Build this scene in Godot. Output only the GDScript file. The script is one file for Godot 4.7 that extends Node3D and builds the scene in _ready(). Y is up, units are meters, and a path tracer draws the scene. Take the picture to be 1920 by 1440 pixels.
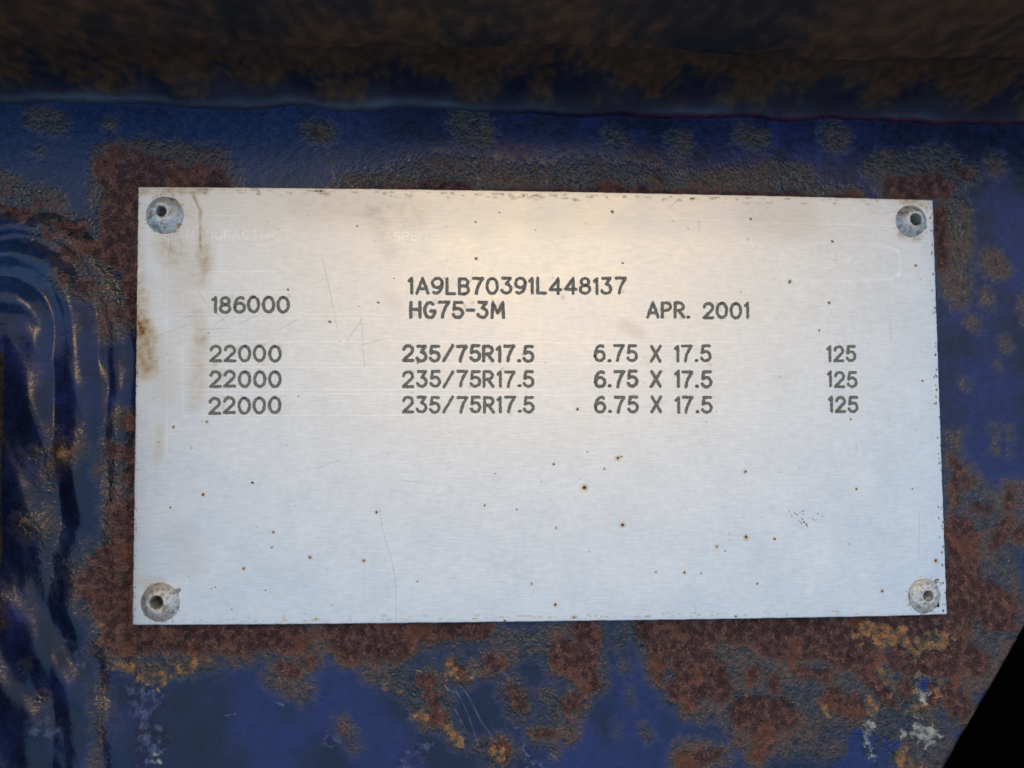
extends Node3D

# The panel stands in its own frame (x right, y up, z out of the steel, millimetres), which TILT leans back under the sky.
const MM := 0.001
const WALL := -1.9                      # the steel's face; the front of the plate is near z = 0
const FOCAL := 1662.7687752661227       # lens, in pixels of a 1920 x 1440 picture
var TILT := Transform3D(Basis(Vector3.RIGHT, deg_to_rad(-35.0)), Vector3(0, 1.1, 0))
var turn: Basis                         # camera axes in the panel's frame
var eye: Vector3

# colour maps of the steel: TW x TH texels over SPAN millimetres
const TW := 2048
const TH := 1570
const SPAN := Vector2(300.0, 230.0)
const CORNER := Vector2(-150.0, 115.0)  # top left of the maps
const STEP := 300.0 / 2048.0
var relief := PackedFloat32Array()      # millimetres, sampled by the mesh
var rng := RandomNumberGenerator.new()
var steel: StandardMaterial3D


# ---------------------------------------------------------------- helpers
func spot(x: float, y: float, z := WALL) -> Vector2:     # where the sight line through a picture point meets the plane z
	var d := turn * Vector3((x - 960.0) / FOCAL, -(y - 720.0) / FOCAL, -1.0)
	var k := (z - eye.z) / d.z
	return Vector2(eye.x + d.x * k, eye.y + d.y * k)


func noise(seed_: int, frequency: float, octaves := 4, type := FastNoiseLite.TYPE_SIMPLEX_SMOOTH) -> FastNoiseLite:
	var n := FastNoiseLite.new()
	n.seed = seed_
	n.noise_type = type
	n.frequency = frequency
	n.fractal_octaves = octaves
	n.fractal_type = FastNoiseLite.FRACTAL_FBM if octaves > 1 else FastNoiseLite.FRACTAL_NONE
	return n


func grain(n: FastNoiseLite, w: int, h: int) -> PackedByteArray:
	var im := n.get_image(w, h, false, false, true)
	im.convert(Image.FORMAT_L8)
	return im.get_data()


func tex(data: PackedByteArray, w: int, h: int, format: int) -> ImageTexture:
	return ImageTexture.create_from_image(Image.create_from_data(w, h, false, format, data))


func part(called: String, mesh: Mesh, m: Material, parent: Node, label := "") -> MeshInstance3D:
	var o := MeshInstance3D.new()
	o.name = called
	o.mesh = mesh
	o.material_override = m
	o.cast_shadow = GeometryInstance3D.SHADOW_CASTING_SETTING_ON
	if label:
		o.set_meta("label", label)
	parent.add_child(o, true)
	return o


func thing(called: String, label: String, category: String) -> Node3D:
	var o := Node3D.new()
	o.name = called
	o.transform = TILT
	o.set_meta("label", label)
	o.set_meta("category", category)
	add_child(o, true)
	return o


func sheet(nx: int, ny: int, pos: PackedVector3Array, uv: PackedVector2Array, skip := PackedByteArray()) -> ArrayMesh:
	# a grid of points, row by row from the top, with smooth normals; front faces look along the grid's own +z
	var nor := PackedVector3Array()
	nor.resize(nx * ny)
	var tan := PackedFloat32Array()
	tan.resize(nx * ny * 4)
	for j in ny:
		for i in nx:
			var a := pos[j * nx + maxi(i - 1, 0)]
			var b := pos[j * nx + mini(i + 1, nx - 1)]
			var c := pos[maxi(j - 1, 0) * nx + i]
			var d := pos[mini(j + 1, ny - 1) * nx + i]
			var n := (d - c).cross(b - a)
			var k := j * nx + i
			nor[k] = n.normalized() if n.length_squared() > 1e-24 else Vector3(0, 0, 1)
			tan[k * 4] = 1.0
			tan[k * 4 + 3] = 1.0
	var idx := PackedInt32Array()
	for j in ny - 1:
		for i in nx - 1:
			var k := j * nx + i
			if skip and skip[k]:
				continue
			idx.append_array([k, k + 1, k + nx, k + 1, k + nx + 1, k + nx])
	var arrays := []
	arrays.resize(Mesh.ARRAY_MAX)
	arrays[Mesh.ARRAY_VERTEX] = pos
	arrays[Mesh.ARRAY_NORMAL] = nor
	arrays[Mesh.ARRAY_TANGENT] = tan
	arrays[Mesh.ARRAY_TEX_UV] = uv
	arrays[Mesh.ARRAY_INDEX] = idx
	var m := ArrayMesh.new()
	m.add_surface_from_arrays(Mesh.PRIMITIVE_TRIANGLES, arrays)
	return m


func field(list: Array, reach: float) -> PackedFloat32Array:
	# signed distance (0.1 mm, positive inside) to a union of rounded bars [x1, y1, x2, y2, r]
	var f := PackedFloat32Array()
	f.resize(TW * TH)
	f.fill(-reach)
	for s in list:
		var a: Vector2 = (spot(s[0], s[1]) - CORNER) * Vector2(1, -1) / STEP
		var b: Vector2 = (spot(s[2], s[3]) - CORNER) * Vector2(1, -1) / STEP
		var r: float = s[4]
		var out := (r + reach) * 0.1 / STEP
		var d := b - a
		var dd := maxf(d.length_squared(), 1e-6)
		for j in range(maxi(0, int(minf(a.y, b.y) - out)), mini(TH, int(maxf(a.y, b.y) + out))):
			for i in range(maxi(0, int(minf(a.x, b.x) - out)), mini(TW, int(maxf(a.x, b.x) + out))):
				var p := Vector2(i, j) - a
				var v := r - (p - d * clampf(p.dot(d) / dd, 0.0, 1.0)).length() * STEP * 10.0
				if v > f[j * TW + i]:
					f[j * TW + i] = v
	return f


# ---------------------------------------------------------------- the steel's paint and rust
const RUST := [
	[640, 362, 980, 364, 9], [1000, 364, 1300, 368, 10], [1330, 368, 1600, 373, 9],
	[225, 318, 300, 335, 44], [300, 345, 395, 342, 34], [225, 380, 222, 470, 36], [252, 490, 250, 590, 18], [120, 425, 152, 430, 13], [166, 463, 175, 466, 11],
	[84, 440, 105, 450, 10], [128, 470, 155, 486, 9], [0, 385, 48, 400, 9], [158, 538, 174, 538, 11], [132, 530, 142, 526, 7], [232, 585, 240, 590, 15], [235, 792, 245, 797, 11],
	[222, 846, 236, 852, 17], [246, 880, 246, 890, 16], [238, 960, 236, 1150, 26], [205, 1055, 225, 1090, 36], [192, 1095, 240, 1178, 38], [170, 1080, 190, 1090, 14],
	[225, 1195, 300, 1190, 30], [300, 1185, 470, 1190, 36], [470, 1185, 538, 1190, 36], [625, 1180, 640, 1195, 24], [660, 1195, 735, 1200, 44], [760, 1185, 900, 1178, 20],
	[526, 1252, 548, 1262, 13], [574, 1244, 582, 1240, 8], [802, 1300, 812, 1316, 12], [812, 1345, 822, 1348, 13], [852, 1250, 860, 1254, 9], [920, 1238, 930, 1242, 12],
	[790, 1275, 800, 1280, 14], [962, 1295, 975, 1322, 15], [930, 1408, 940, 1420, 14], [1092, 1180, 1100, 1200, 24], [1058, 1226, 1090, 1240, 30], [1098, 1262, 1106, 1282, 17],
	[1060, 1322, 1076, 1318, 16], [1014, 1375, 1028, 1376, 11], [1234, 1214, 1300, 1200, 24], [1232, 1230, 1236, 1262, 12], [1300, 1246, 1310, 1262, 44], [1270, 1290, 1340, 1290, 22],
	[1345, 1262, 1355, 1300, 22], [1290, 1322, 1300, 1320, 9], [1406, 1268, 1416, 1262, 12], [1450, 1280, 1455, 1292, 14], [1395, 1335, 1460, 1338, 36], [1425, 1370, 1435, 1390, 20],
	[1420, 1415, 1426, 1418, 10], [1285, 1428, 1345, 1415, 14], [1215, 1178, 1750, 1168, 30], [1450, 1200, 1560, 1205, 36], [1570, 1215, 1610, 1228, 34], [1500, 1262, 1545, 1266, 14],
	[1610, 1250, 1670, 1318, 14], [1692, 1280, 1698, 1300, 14], [1745, 1285, 1750, 1312, 13], [1690, 1232, 1770, 1240, 32], [1720, 1180, 1745, 1168, 18], [1785, 1080, 1798, 1150, 36],
	[1790, 890, 1792, 940, 8], [1783, 860, 1796, 880, 9], [1806, 900, 1812, 912, 9], [1830, 948, 1852, 955, 14], [1800, 1000, 1806, 1070, 34], [1894, 920, 1890, 950, 8], [1885, 985, 1866, 1018, 15],
	[1905, 1005, 1930, 990, 12], [1845, 1120, 1870, 1150, 40], [1896, 1172, 1900, 1178, 12], [1762, 400, 1766, 490, 15], [1680, 352, 1750, 345, 26], [1790, 312, 1810, 325, 12], [1770, 350, 1775, 355, 14],
	[1480, 358, 1492, 360, 12], [1130, 352, 1160, 352, 12], [800, 350, 870, 352, 14], [1200, 352, 1208, 354, 8], [1232, 334, 1236, 336, 7], [588, 242, 592, 244, 8], [1450, 1330, 1475, 1345, 24],
	[1560, 1310, 1600, 1325, 20], [1790, 1220, 1830, 1240, 30], [1780, 1300, 1800, 1330, 24], [1440, 1270, 1444, 1272, 9], [60, 975, 66, 982, 7], [130, 846, 138, 852, 6], [20, 362, 22, 365, 6], [64, 374, 74, 380, 7],
	[1990, 1060, 2040, 1000, 40], [2050, 700, 2070, 760, 30], [-140, 250, -90, 320, 40], [-200, 1240, -160, 1330, 36], [400, 1560, 520, 1590, 40], [1000, 1600, 1100, 1580, 50], [1500, 1540, 1560, 1600, 44]]
const GREY := [
	[660, 350, 980, 330, 26], [760, 325, 900, 315, 24], [980, 330, 1110, 335, 22], [1080, 322, 1240, 335, 24], [1300, 345, 1420, 335, 24], [1450, 330, 1500, 345, 34], [880, 225, 890, 250, 36], [1148, 255, 1158, 265, 18],
	[1268, 255, 1278, 275, 18], [1395, 250, 1420, 260, 20], [1560, 250, 1566, 255, 26], [1862, 300, 1866, 310, 18], [60, 222, 110, 230, 16], [68, 284, 74, 286, 8], [200, 230, 204, 232, 8], [590, 240, 604, 248, 18], [270, 280, 400, 300, 24],
	[0, 350, 90, 380, 26], [90, 425, 180, 510, 22], [110, 440, 150, 450, 26], [205, 520, 214, 620, 22], [180, 360, 186, 480, 12], [208, 800, 196, 880, 7], [216, 900, 208, 960, 12], [130, 1060, 165, 1060, 9], [60, 970, 64, 985, 12],
	[108, 800, 110, 804, 5], [80, 845, 145, 852, 6], [106, 870, 100, 1080, 6], [166, 810, 172, 850, 4], [195, 1215, 250, 1232, 22], [192, 1270, 186, 1440, 10], [270, 1248, 400, 1240, 18], [560, 1212, 640, 1216, 14], [515, 1268, 570, 1296, 20],
	[690, 1262, 740, 1270, 14], [740, 1262, 800, 1330, 28], [800, 1260, 830, 1330, 20], [835, 1350, 860, 1390, 16], [900, 1400, 930, 1430, 18], [860, 1262, 866, 1268, 16], [890, 1250, 930, 1258, 14], [940, 1215, 1060, 1195, 28],
	[980, 1300, 984, 1330, 12], [1030, 1310, 1060, 1370, 20], [1030, 1390, 1036, 1410, 8], [1160, 1205, 1180, 1180, 14], [1240, 1180, 1900, 1160, 50], [1270, 1250, 1480, 1250, 56], [1300, 1310, 1560, 1330, 34], [1400, 1360, 1560, 1340, 44],
	[1560, 1250, 1860, 1230, 70], [1680, 1340, 1740, 1420, 62], [1580, 1330, 1640, 1330, 40], [1470, 1400, 1560, 1400, 26], [1280, 1410, 1340, 1400, 16], [1860, 960, 1880, 1160, 40], [1786, 820, 1800, 920, 12], [1820, 900, 1850, 930, 18], [1900, 950, 1930, 920, 14],
	[1790, 400, 1795, 540, 32], [1858, 490, 1866, 500, 26], [1846, 548, 1852, 560, 14], [1822, 604, 1824, 606, 7], [1925, 575, 1930, 590, 18], [1886, 642, 1890, 648, 9], [1870, 688, 1871, 690, 3], [1804, 719, 1806, 722, 5], [1790, 812, 1814, 808, 3],
	[1861, 798, 1863, 804, 6], [1893, 812, 1893, 820, 6], [1868, 843, 1868, 847, 3], [1890, 848, 1891, 851, 3], [1868, 826, 1869, 828, 2], [1640, 310, 1780, 300, 26], [1170, 1245, 1175, 1255, 6], [1178, 1300, 1182, 1312, 6], [1152, 1356, 1156, 1372, 5],
	[1208, 1372, 1216, 1384, 8], [10, 1120, 12, 1130, 6], [10, 1155, 14, 1160, 6], [64, 1232, 66, 1236, 3], [85, 1300, 90, 1306, 8], [-10, 1250, 0, 1260, 8], [640, 1360, 660, 1400, 8], [1310, 1345, 1318, 1350, 6]]
const OCHRE := [
	[285, 1262, 340, 1262, 4], [310, 1240, 360, 1245, 3], [195, 1242, 245, 1250, 3], [270, 1270, 300, 1276, 6], [725, 1290, 750, 1296, 2], [845, 1250, 850, 1262, 4], [880, 1255, 890, 1262, 2], [840, 1365, 862, 1390, 5], [928, 1410, 934, 1424, 9], [770, 1330, 790, 1340, 8],
	[1625, 1172, 1665, 1182, 16], [1650, 1192, 1690, 1188, 15], [1680, 1200, 1716, 1228, 15], [1756, 1168, 1722, 1208, 14], [1765, 1195, 1775, 1205, 10], [1590, 1185, 1600, 1190, 6], [1716, 1220, 1726, 1236, 4], [1650, 1258, 1672, 1296, 6], [1726, 1262, 1740, 1272, 8], [1766, 1262, 1754, 1300, 6], [1700, 1330, 1735, 1326, 9],
	[1690, 1418, 1712, 1432, 14], [1600, 1190, 1615, 1200, 4], [1700, 1290, 1706, 1296, 5], [1740, 1210, 1764, 1220, 7], [738, 455, 740, 457, 1], [60, 965, 68, 972, 4], [1630, 1310, 1634, 1330, 6], [1480, 1270, 1482, 1272, 3], [1548, 1330, 1552, 1334, 4], [130, 850, 132, 852, 4], [185, 1162, 192, 1168, 7]]
const PRIMER := [[1722, 1280, 1728, 1300, 8], [1628, 1365, 1624, 1400, 7], [1632, 1416, 1648, 1424, 11], [1722, 1372, 1740, 1390, 12], [1690, 1372, 1760, 1376, 6], [1716, 1360, 1720, 1368, 12], [292, 1420, 300, 1425, -4]]
const FRESH := [[1604, 1386, 1608, 1420, 10], [1664, 1396, 1650, 1436, 13], [1568, 1436, 1620, 1436, 10], [1640, 1385, 1646, 1390, 7], [1728, 1278, 1730, 1280, 5]]
const SCUFF := [[262, 1290, 280, 1420, 16], [250, 1300, 290, 1310, 14], [620, 1390, 650, 1370, 12], [300, 1370, 300, 1400, 10], [130, 1200, 160, 1240, 5], [760, 1430, 800, 1400, 12], [980, 1410, 1000, 1440, 8], [90, 1350, 100, 1360, 12]]


const DEEP := [[1850, 740, 1860, 870, 62], [1900, 400, 1910, 480, 40], [1200, 1290, 1190, 1440, 50], [1100, 1400, 1060, 1440, 40], [620, 1300, 740, 1440, 50], [480, 1330, 520, 1440, 40]]
const SCRATCH := [[833, 1285, 840, 1293, 1.6], [840, 1293, 850, 1296, 1.8], [852, 1292, 864, 1310, 0.8], [864, 1310, 878, 1342, 0.8], [878, 1342, 890, 1378, 0.9], [890, 1378, 902, 1412, 0.8], [862, 1284, 878, 1304, 0.7], [878, 1304, 900, 1350, 0.8], [900, 1350, 933, 1396, 0.8],
	[852, 1328, 866, 1356, 0.7], [938, 1254, 950, 1266, 0.8], [966, 1364, 974, 1362, 2.0], [1032, 1412, 1048, 1428, 0.9], [980, 1405, 992, 1418, 1.6], [860, 1370, 874, 1420, 0.7], [420, 1342, 440, 1338, 0.8], [515, 1316, 530, 1322, 1.2]]
const TEAL := [[-60, 270, 560, 300, 90], [560, 310, 760, 330, 50], [1080, 330, 1130, 340, 20], [10, 480, 60, 520, 50]]  # sheen of the sky, painted into the blue as a teal tint


func paint_steel() -> void:
	var rust := field(RUST, 70.0)
	var grey := field(GREY, 70.0)
	var ochre := field(OCHRE, 40.0)
	var primer := field(PRIMER, 40.0)
	var fresh := field(FRESH, 40.0)
	var scuff := field(SCUFF, 40.0)
	var teal_sheen := field(TEAL, 110.0)
	var deep := field(DEEP, 60.0)
	var scratch := field(SCRATCH, 4.0)
	var warped := noise(12, 1.0 / 64.0, 5)
	warped.domain_warp_enabled = true
	warped.domain_warp_amplitude = 34.0
	warped.domain_warp_frequency = 1.0 / 40.0
	var broken := noise(13, 1.0 / 14.0, 4)
	broken.domain_warp_enabled = true
	broken.domain_warp_amplitude = 9.0
	broken.domain_warp_frequency = 1.0 / 9.0
	var broad := grain(noise(11, 1.0 / 260.0, 3), TW, TH)
	var coarse := grain(warped, TW, TH)
	var mid := grain(broken, TW, TH)
	var fine := grain(noise(14, 0.30, 1), TW, TH)
	var cell_noise := noise(15, 1.0 / 5.0, 1, FastNoiseLite.TYPE_CELLULAR)
	cell_noise.cellular_return_type = FastNoiseLite.RETURN_DISTANCE
	var cells := grain(cell_noise, TW, TH)
	var color := PackedByteArray()
	color.resize(TW * TH * 3)
	var rough := PackedByteArray()
	rough.resize(TW * TH)
	var bump := PackedFloat32Array()
	bump.resize(TW * TH)
	relief.resize(TW * TH)
	var navy := Vector3(18, 28, 60)
	var violet := Vector3(31, 40, 84)
	var slate := Vector3(54, 53, 58)
	var umber := Vector3(82, 66, 56)
	var maroon := Vector3(58, 36, 36)
	var brick := Vector3(98, 68, 62)
	var amber := Vector3(144, 98, 62)
	var straw := Vector3(128, 112, 78)
	for k in TW * TH:
		var b := broad[k] / 255.0 - 0.5
		var c := coarse[k] / 255.0 - 0.5
		var m := mid[k] / 255.0 - 0.5
		var f := fine[k] / 255.0 - 0.5
		var q := cells[k] / 255.0
		var edge := c * 20.0 + m * 22.0 + f * 6.0
		var r := rust[k] + edge
		var soft := c * 20.0 + m * 13.0 + f * 10.0
		var g := maxf(rust[k] + soft + 13.0, grey[k] + soft)
		# paint
		var p := navy.lerp(violet, clampf(0.45 + b * 2.0 + c * 0.6, 0.0, 1.0)) * (0.94 + m * 0.34 + f * 0.30 + c * 0.5)
		var shine := 0.31 + m * 0.16 + f * 0.1
		var high := m * 0.035 + f * 0.016 + c * 0.03
		if teal_sheen[k] > -110.0:  # tints the paint where it should mirror the sky
			p = p.lerp(Vector3(30, 56, 90) * (1.0 + m * 0.3 + f * 0.3), smoothstep(-110.0, 60.0, teal_sheen[k] + c * 60.0) * 0.85)
		if deep[k] > -50.0:
			p = p.lerp(Vector3(31, 43, 101) * (0.97 + m * 0.3 + f * 0.3), smoothstep(-50.0, 20.0, deep[k] + c * 40.0) * 0.8)
		var sc := scuff[k] + edge * 0.8 + m * 16.0
		if sc > -8.0:
			p = p.lerp(Vector3(96, 112, 138), smoothstep(-8.0, 12.0, sc) * clampf(0.25 + m * 1.6 + f * 0.6, 0.0, 0.75))
			shine = 0.6
		var level := 0.0
		# thinned, blistered paint round the rust
		if g > -18.0:
			var t := smoothstep(-16.0, 12.0, g)
			var ring := smoothstep(-18.0, -5.0, g) * (1.0 - smoothstep(-5.0, 5.0, g))
			p = p.lerp(Vector3(64, 62, 100), ring * 0.45)
			var h := slate.lerp(umber, clampf(0.58 + b * 1.5 + c * 1.2 + m * 0.4, 0.0, 1.0)) * (0.96 + m * 0.5 + f * 0.45 + (q - 0.4) * 0.35)
			if m + c * 0.6 > 0.16:
				h = h.lerp(Vector3(86, 52, 46) * (1.0 + f * 0.8), clampf((m + c * 0.6 - 0.16) * 6.0, 0.0, 0.6))
			if m < -0.24:
				h = h * clampf(1.0 + (m + 0.24) * 4.0, 0.45, 1.0)
			p = p.lerp(h, t * clampf(0.95 + c * 0.5 + m * 0.3, 0.5, 0.98))
			shine = lerpf(shine, 0.36 - f * 0.35 + c * 0.3, t)
			high += t * ((0.5 - q) * 0.13 + m * 0.12 + f * 0.10)
			level += t * (0.06 + m * 0.05)
		# ochre bleed and bare primer
		var o := ochre[k] + edge * 1.0
		if o > -6.0:
			var t := smoothstep(-6.0, 6.0, o)
			p = p.lerp(straw.lerp(amber, clampf(smoothstep(0.0, 14.0, o + m * 24.0), 0.0, 1.0)) * (0.92 + m * 0.9 + f * 0.5), t * clampf(0.55 + c * 1.2 + m * 0.9, 0.15, 0.95))
			shine = lerpf(shine, 0.8, t)
		# rust with a lifted lip where the paint breaks off
		if r > -8.0 and o < 2.0:
			var hem := clampf(4.0 + b * 16.0, 1.5, 7.5)
			var t := smoothstep(-hem, hem, r)
			var ledge := smoothstep(0.30, 0.36, fposmod(c * 3.1 + m * 0.9, 1.0)) - fposmod(c * 3.1 + m * 0.9, 1.0)
			var h := maroon.lerp(brick, clampf(0.42 + m * 1.6 + c * 0.8 + ledge * 0.25, 0.0, 1.0)) * (1.0 + f * 0.6 + m * 0.35)
			if f + m * 0.6 > 0.3:
				h = h.lerp(Vector3(138, 108, 98), clampf((f + m * 0.6 - 0.3) * 2.4, 0.0, 0.8))
			if q < 0.2 and f > 0.0:
				h = h.lerp(Vector3(168, 100, 66), 0.3)
			if c > 0.16:
				h = h.lerp(Vector3(108, 62, 40), clampf((c - 0.16) * 4.0, 0.0, 0.5))
			var lip := smoothstep(-4.0, -1.5, r) * (1.0 - smoothstep(-0.5, 1.5, r)) * clampf(3.0 / hem - 0.4, 0.0, 1.0)
			p = p.lerp(Vector3(120, 104, 92), lip * 0.35)
			p = p.lerp(h, t)
			shine = lerpf(shine, 0.86, t)
			high = lerpf(high, m * 0.30 + f * 0.18 + (0.5 - q) * 0.10 + ledge * 0.14, t)
			level += lip * 0.22 - t * (0.24 - m * 0.22 - c * 0.16 - ledge * 0.12)
		var w := primer[k] + edge * 1.5
		if w > -3.0:
			p = p.lerp(Vector3(150, 152, 142) * (1.0 + m * 0.6 + f * 0.25), smoothstep(-3.0, 5.0, w) * clampf(0.65 + m * 1.2, 0.0, 0.9))
		var u := fresh[k] + edge * 1.7
		if u > -2.0:
			p = p.lerp(Vector3(24, 40, 94) * (1.0 + m * 0.3), smoothstep(-2.0, 2.0, u))
			shine = 0.4
		if scratch[k] > -1.2:
			p = p.lerp(Vector3(126, 134, 152), smoothstep(-1.2, 0.8, scratch[k]) * clampf(0.55 + m * 1.2, 0.0, 0.9))
		color[k * 3] = clampi(int(p.x), 8, 255)
		color[k * 3 + 1] = clampi(int(p.y), 8, 255)
		color[k * 3 + 2] = clampi(int(p.z), 8, 255)
		rough[k] = clampi(int(shine * 255.0), 20, 250)
		bump[k] = 0.5 + high
		relief[k] = level
	steel = StandardMaterial3D.new()
	steel.resource_name = "rusting_blue_paint"
	steel.albedo_texture = tex(color, TW, TH, Image.FORMAT_RGB8)
	steel.roughness = 1.0
	steel.roughness_texture = tex(rough, TW, TH, Image.FORMAT_L8)
	steel.roughness_texture_channel = BaseMaterial3D.TEXTURE_CHANNEL_RED
	steel.metallic_specular = 0.45
	steel.heightmap_enabled = true
	steel.heightmap_scale = 0.1
	steel.heightmap_texture = tex(bump.to_byte_array(), TW, TH, Image.FORMAT_RF)


func uv_of(p: Vector2) -> Vector2:
	return (p - CORNER) * Vector2(1, -1) / SPAN


func level_at(p: Vector2) -> float:
	var q := uv_of(p) * Vector2(TW, TH)
	if q.x < 0.0 or q.y < 0.0 or q.x >= TW or q.y >= TH:
		return 0.0
	return relief[int(q.y) * TW + int(q.x)]


func ladder(a: float, b: float, fine: float, lo: float, hi: float) -> PackedFloat32Array:
	# coordinates from lo to hi, close together between a and b
	var out := PackedFloat32Array()
	var n := 7
	for i in n:
		out.append(lerpf(lo, a, i / float(n)))
	var count := int(absf(b - a) / fine)
	for i in count:
		out.append(lerpf(a, b, i / float(count)))
	for i in n + 1:
		out.append(lerpf(b, hi, i / float(n)))
	return out


# ---------------------------------------------------------------- the trailer's steel
func cut(y: float) -> float:             # x of the panel's slanted cut edge at height y
	var a := spot(1920, 1182)
	var b := spot(1772, 1440)
	return lerpf(a.x, b.x, (y - a.y) / (b.y - a.y))


func build_steel() -> void:
	var t := thing("trailer_panel", "rust-eaten blue painted steel trailer panel behind the aluminium plate", "steel panel")
	# panel
	var xs := ladder(-102.0, 99.0, 0.25, -148.0, 148.0)
	var ys := ladder(56.0, -76.0, 0.25, 66.0, -112.0)
	var nx := xs.size()
	var ny := ys.size()
	var pos := PackedVector3Array()
	pos.resize(nx * ny)
	var uv := PackedVector2Array()
	uv.resize(nx * ny)
	var dents := noise(31, 0.016, 3)
	var nick := noise(32, 0.6, 3)
	for j in ny:
		var y := ys[j]
		var end := cut(y) + nick.get_noise_1d(y) * 0.12
		for i in nx:
			var p := Vector2(minf(xs[i], end), y)
			var z := WALL + level_at(p) + dents.get_noise_2d(p.x, p.y) * 0.5
			var off := cut(y) - p.x
			if off < 1.2:
				z -= 0.6 * pow(1.0 - maxf(off, 0.0) / 1.2, 2.0)
			pos[j * nx + i] = Vector3(p.x, p.y, z) * MM
			uv[j * nx + i] = uv_of(p)
	part("panel_face", sheet(nx, ny, pos, uv, bored(nx, pos, 2.0)), steel, t)
	# the cut edge: a wall that goes back 9 mm
	pos = PackedVector3Array()
	uv = PackedVector2Array()
	for j in ny:
		var y := ys[j]
		var x := cut(y) + nick.get_noise_1d(y) * 0.12
		if x > 148.0:
			continue
		for i in 6:
			pos.append(Vector3(x, y, WALL - 0.6 + dents.get_noise_2d(x, y) * 0.5 - i * 1.8) * MM)
			uv.append(uv_of(Vector2(x - 1.0 - i * 0.4, y)))
	part("cut_edge", sheet(6, pos.size() / 6, pos, uv), steel, t)
	# weld round the gusset at the left
	build_gusset_weld(t)
	build_flange(t)


func bored(nx: int, pos: PackedVector3Array, r: float) -> PackedByteArray:    # which cells the rivets go through
	var out := PackedByteArray()
	out.resize(pos.size())
	for c in [spot(303, 396, 1.0), spot(1716, 411.5, 1.0), spot(294, 1129, 1.0), spot(1741, 1118, 1.0)]:
		for k in pos.size():
			if absf(pos[k].x - c.x * MM) < r * MM and absf(pos[k].y - c.y * MM) < r * MM and Vector2(pos[k].x / MM, pos[k].y / MM).distance_to(c) < r:
				out[k] = 1
	return out


func build_gusset_weld(t: Node3D) -> void:
	var step := 0.28
	var nx := int(36.0 / step)
	var ny := int(125.0 / step)
	var pos := PackedVector3Array()
	pos.resize(nx * ny)
	var uv := PackedVector2Array()
	uv.resize(nx * ny)
	var a := spot(28, 612)
	var wob := noise(41, 0.045, 3)
	var slow := noise(42, 0.02, 2)
	var rip := noise(43, 0.12, 3)
	for j in ny:
		for i in nx:
			var p := Vector2(a.x - 9.0 + i * step, a.y + 27.0 - j * step)
			var below := p.y < a.y
			var d := absf(p.x - a.x) if below else (p - a).length()
			if p.x < a.x and below:
				d = 0.0
			var along := a.y - p.y
			d += wob.get_noise_2d(p.x, p.y * 0.6) * 1.6 + slow.get_noise_2d(p.x * 0.3, p.y) * 1.5
			var z := -0.4
			if d < 23.5:
				var s := 1.0 - d / 23.5
				z = -0.4 + 2.9 * pow(s, 0.9)
				for bead in [[4.8, 6.4, 1.7], [13.2, 4.4, 2.0], [19.4, 3.4, 1.3]]:
					var v: float = (d - bead[0]) / bead[1]
					if absf(v) < 1.0:
						z += bead[2] * pow(1.0 - v * v, 1.3) * 1.15 * lerpf(1.0, 0.4, smoothstep(18.0, 48.0, along))
				# the arcs that each pass of the torch leaves
				var way := along * 0.62 - d * 0.95 + slow.get_noise_2d(p.x, p.y) * 6.0
				z += sin(way * 0.5) * lerpf(0.42, 0.75, smoothstep(10.0, 40.0, along)) * minf(1.0, s * 4.0) * (0.45 + rip.get_noise_2d(p.x * 0.3, p.y * 0.2) * 1.3)
				if p.y > a.y - 12.0:
					z += 0.26 * sin(d * 1.05 + 0.8 + wob.get_noise_2d(p.y, p.x) * 3.0) * smoothstep(a.y - 12.0, a.y + 2.0, p.y) * minf(1.0, s * 4.0)
				z += rip.get_noise_2d(p.x * 0.8 + p.y * 0.3, p.y * 0.22) * 0.30 + wob.get_noise_2d(p.x * 1.2, p.y * 0.7) * 0.5
			pos[j * nx + i] = Vector3(p.x, p.y, WALL + z + level_at(p) * 0.5) * MM
			uv[j * nx + i] = uv_of(p)
	var satin: StandardMaterial3D = steel.duplicate()
	satin.resource_name = "satin_weld_paint"
	satin.roughness = 0.8
	part("gusset_weld", sheet(nx, ny, pos, uv), satin, t, "thick rippled weld under blue paint, curling round the gusset")
	# the gusset itself: a plate on edge whose rounded top the weld runs round
	var st := SurfaceTool.new()
	st.begin(Mesh.PRIMITIVE_TRIANGLES)
	var outline := PackedVector2Array()
	for k in 13:
		outline.append(Vector2(a.x - 9.0 + 9.0 * cos(k * PI / 12.0), a.y - 7.0 + 6.0 * sin(k * PI / 12.0)))
	outline.append(Vector2(a.x - 18.0, -112.0))
	outline.append(Vector2(a.x, -112.0))
	var front := WALL + 34.0
	for k in outline.size():
		var p := outline[k]
		var q := outline[(k + 1) % outline.size()]
		for z in 8:
			var z0 := WALL - 1.0 + 35.0 * z / 8.0
			var z1 := WALL - 1.0 + 35.0 * (z + 1) / 8.0
			for v in [[p, z0], [p, z1], [q, z1], [p, z0], [q, z1], [q, z0]]:
				st.set_uv(Vector2((p.x + p.y) * 0.02, v[1] * 0.02) if v[0] == p else Vector2((q.x + q.y) * 0.02, v[1] * 0.02))
				st.add_vertex(Vector3(v[0].x, v[0].y, v[1]) * MM)
	for k in range(1, outline.size() - 1):
		for p in [outline[0], outline[k + 1], outline[k]]:
			st.set_uv(p * 0.02)
			st.add_vertex(Vector3(p.x, p.y, front) * MM)
	st.generate_normals()
	part("gusset_plate", st.commit(), flange_material(), t, "dark rusty edge-on gusset plate at the left")


var flange_mat: StandardMaterial3D

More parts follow.
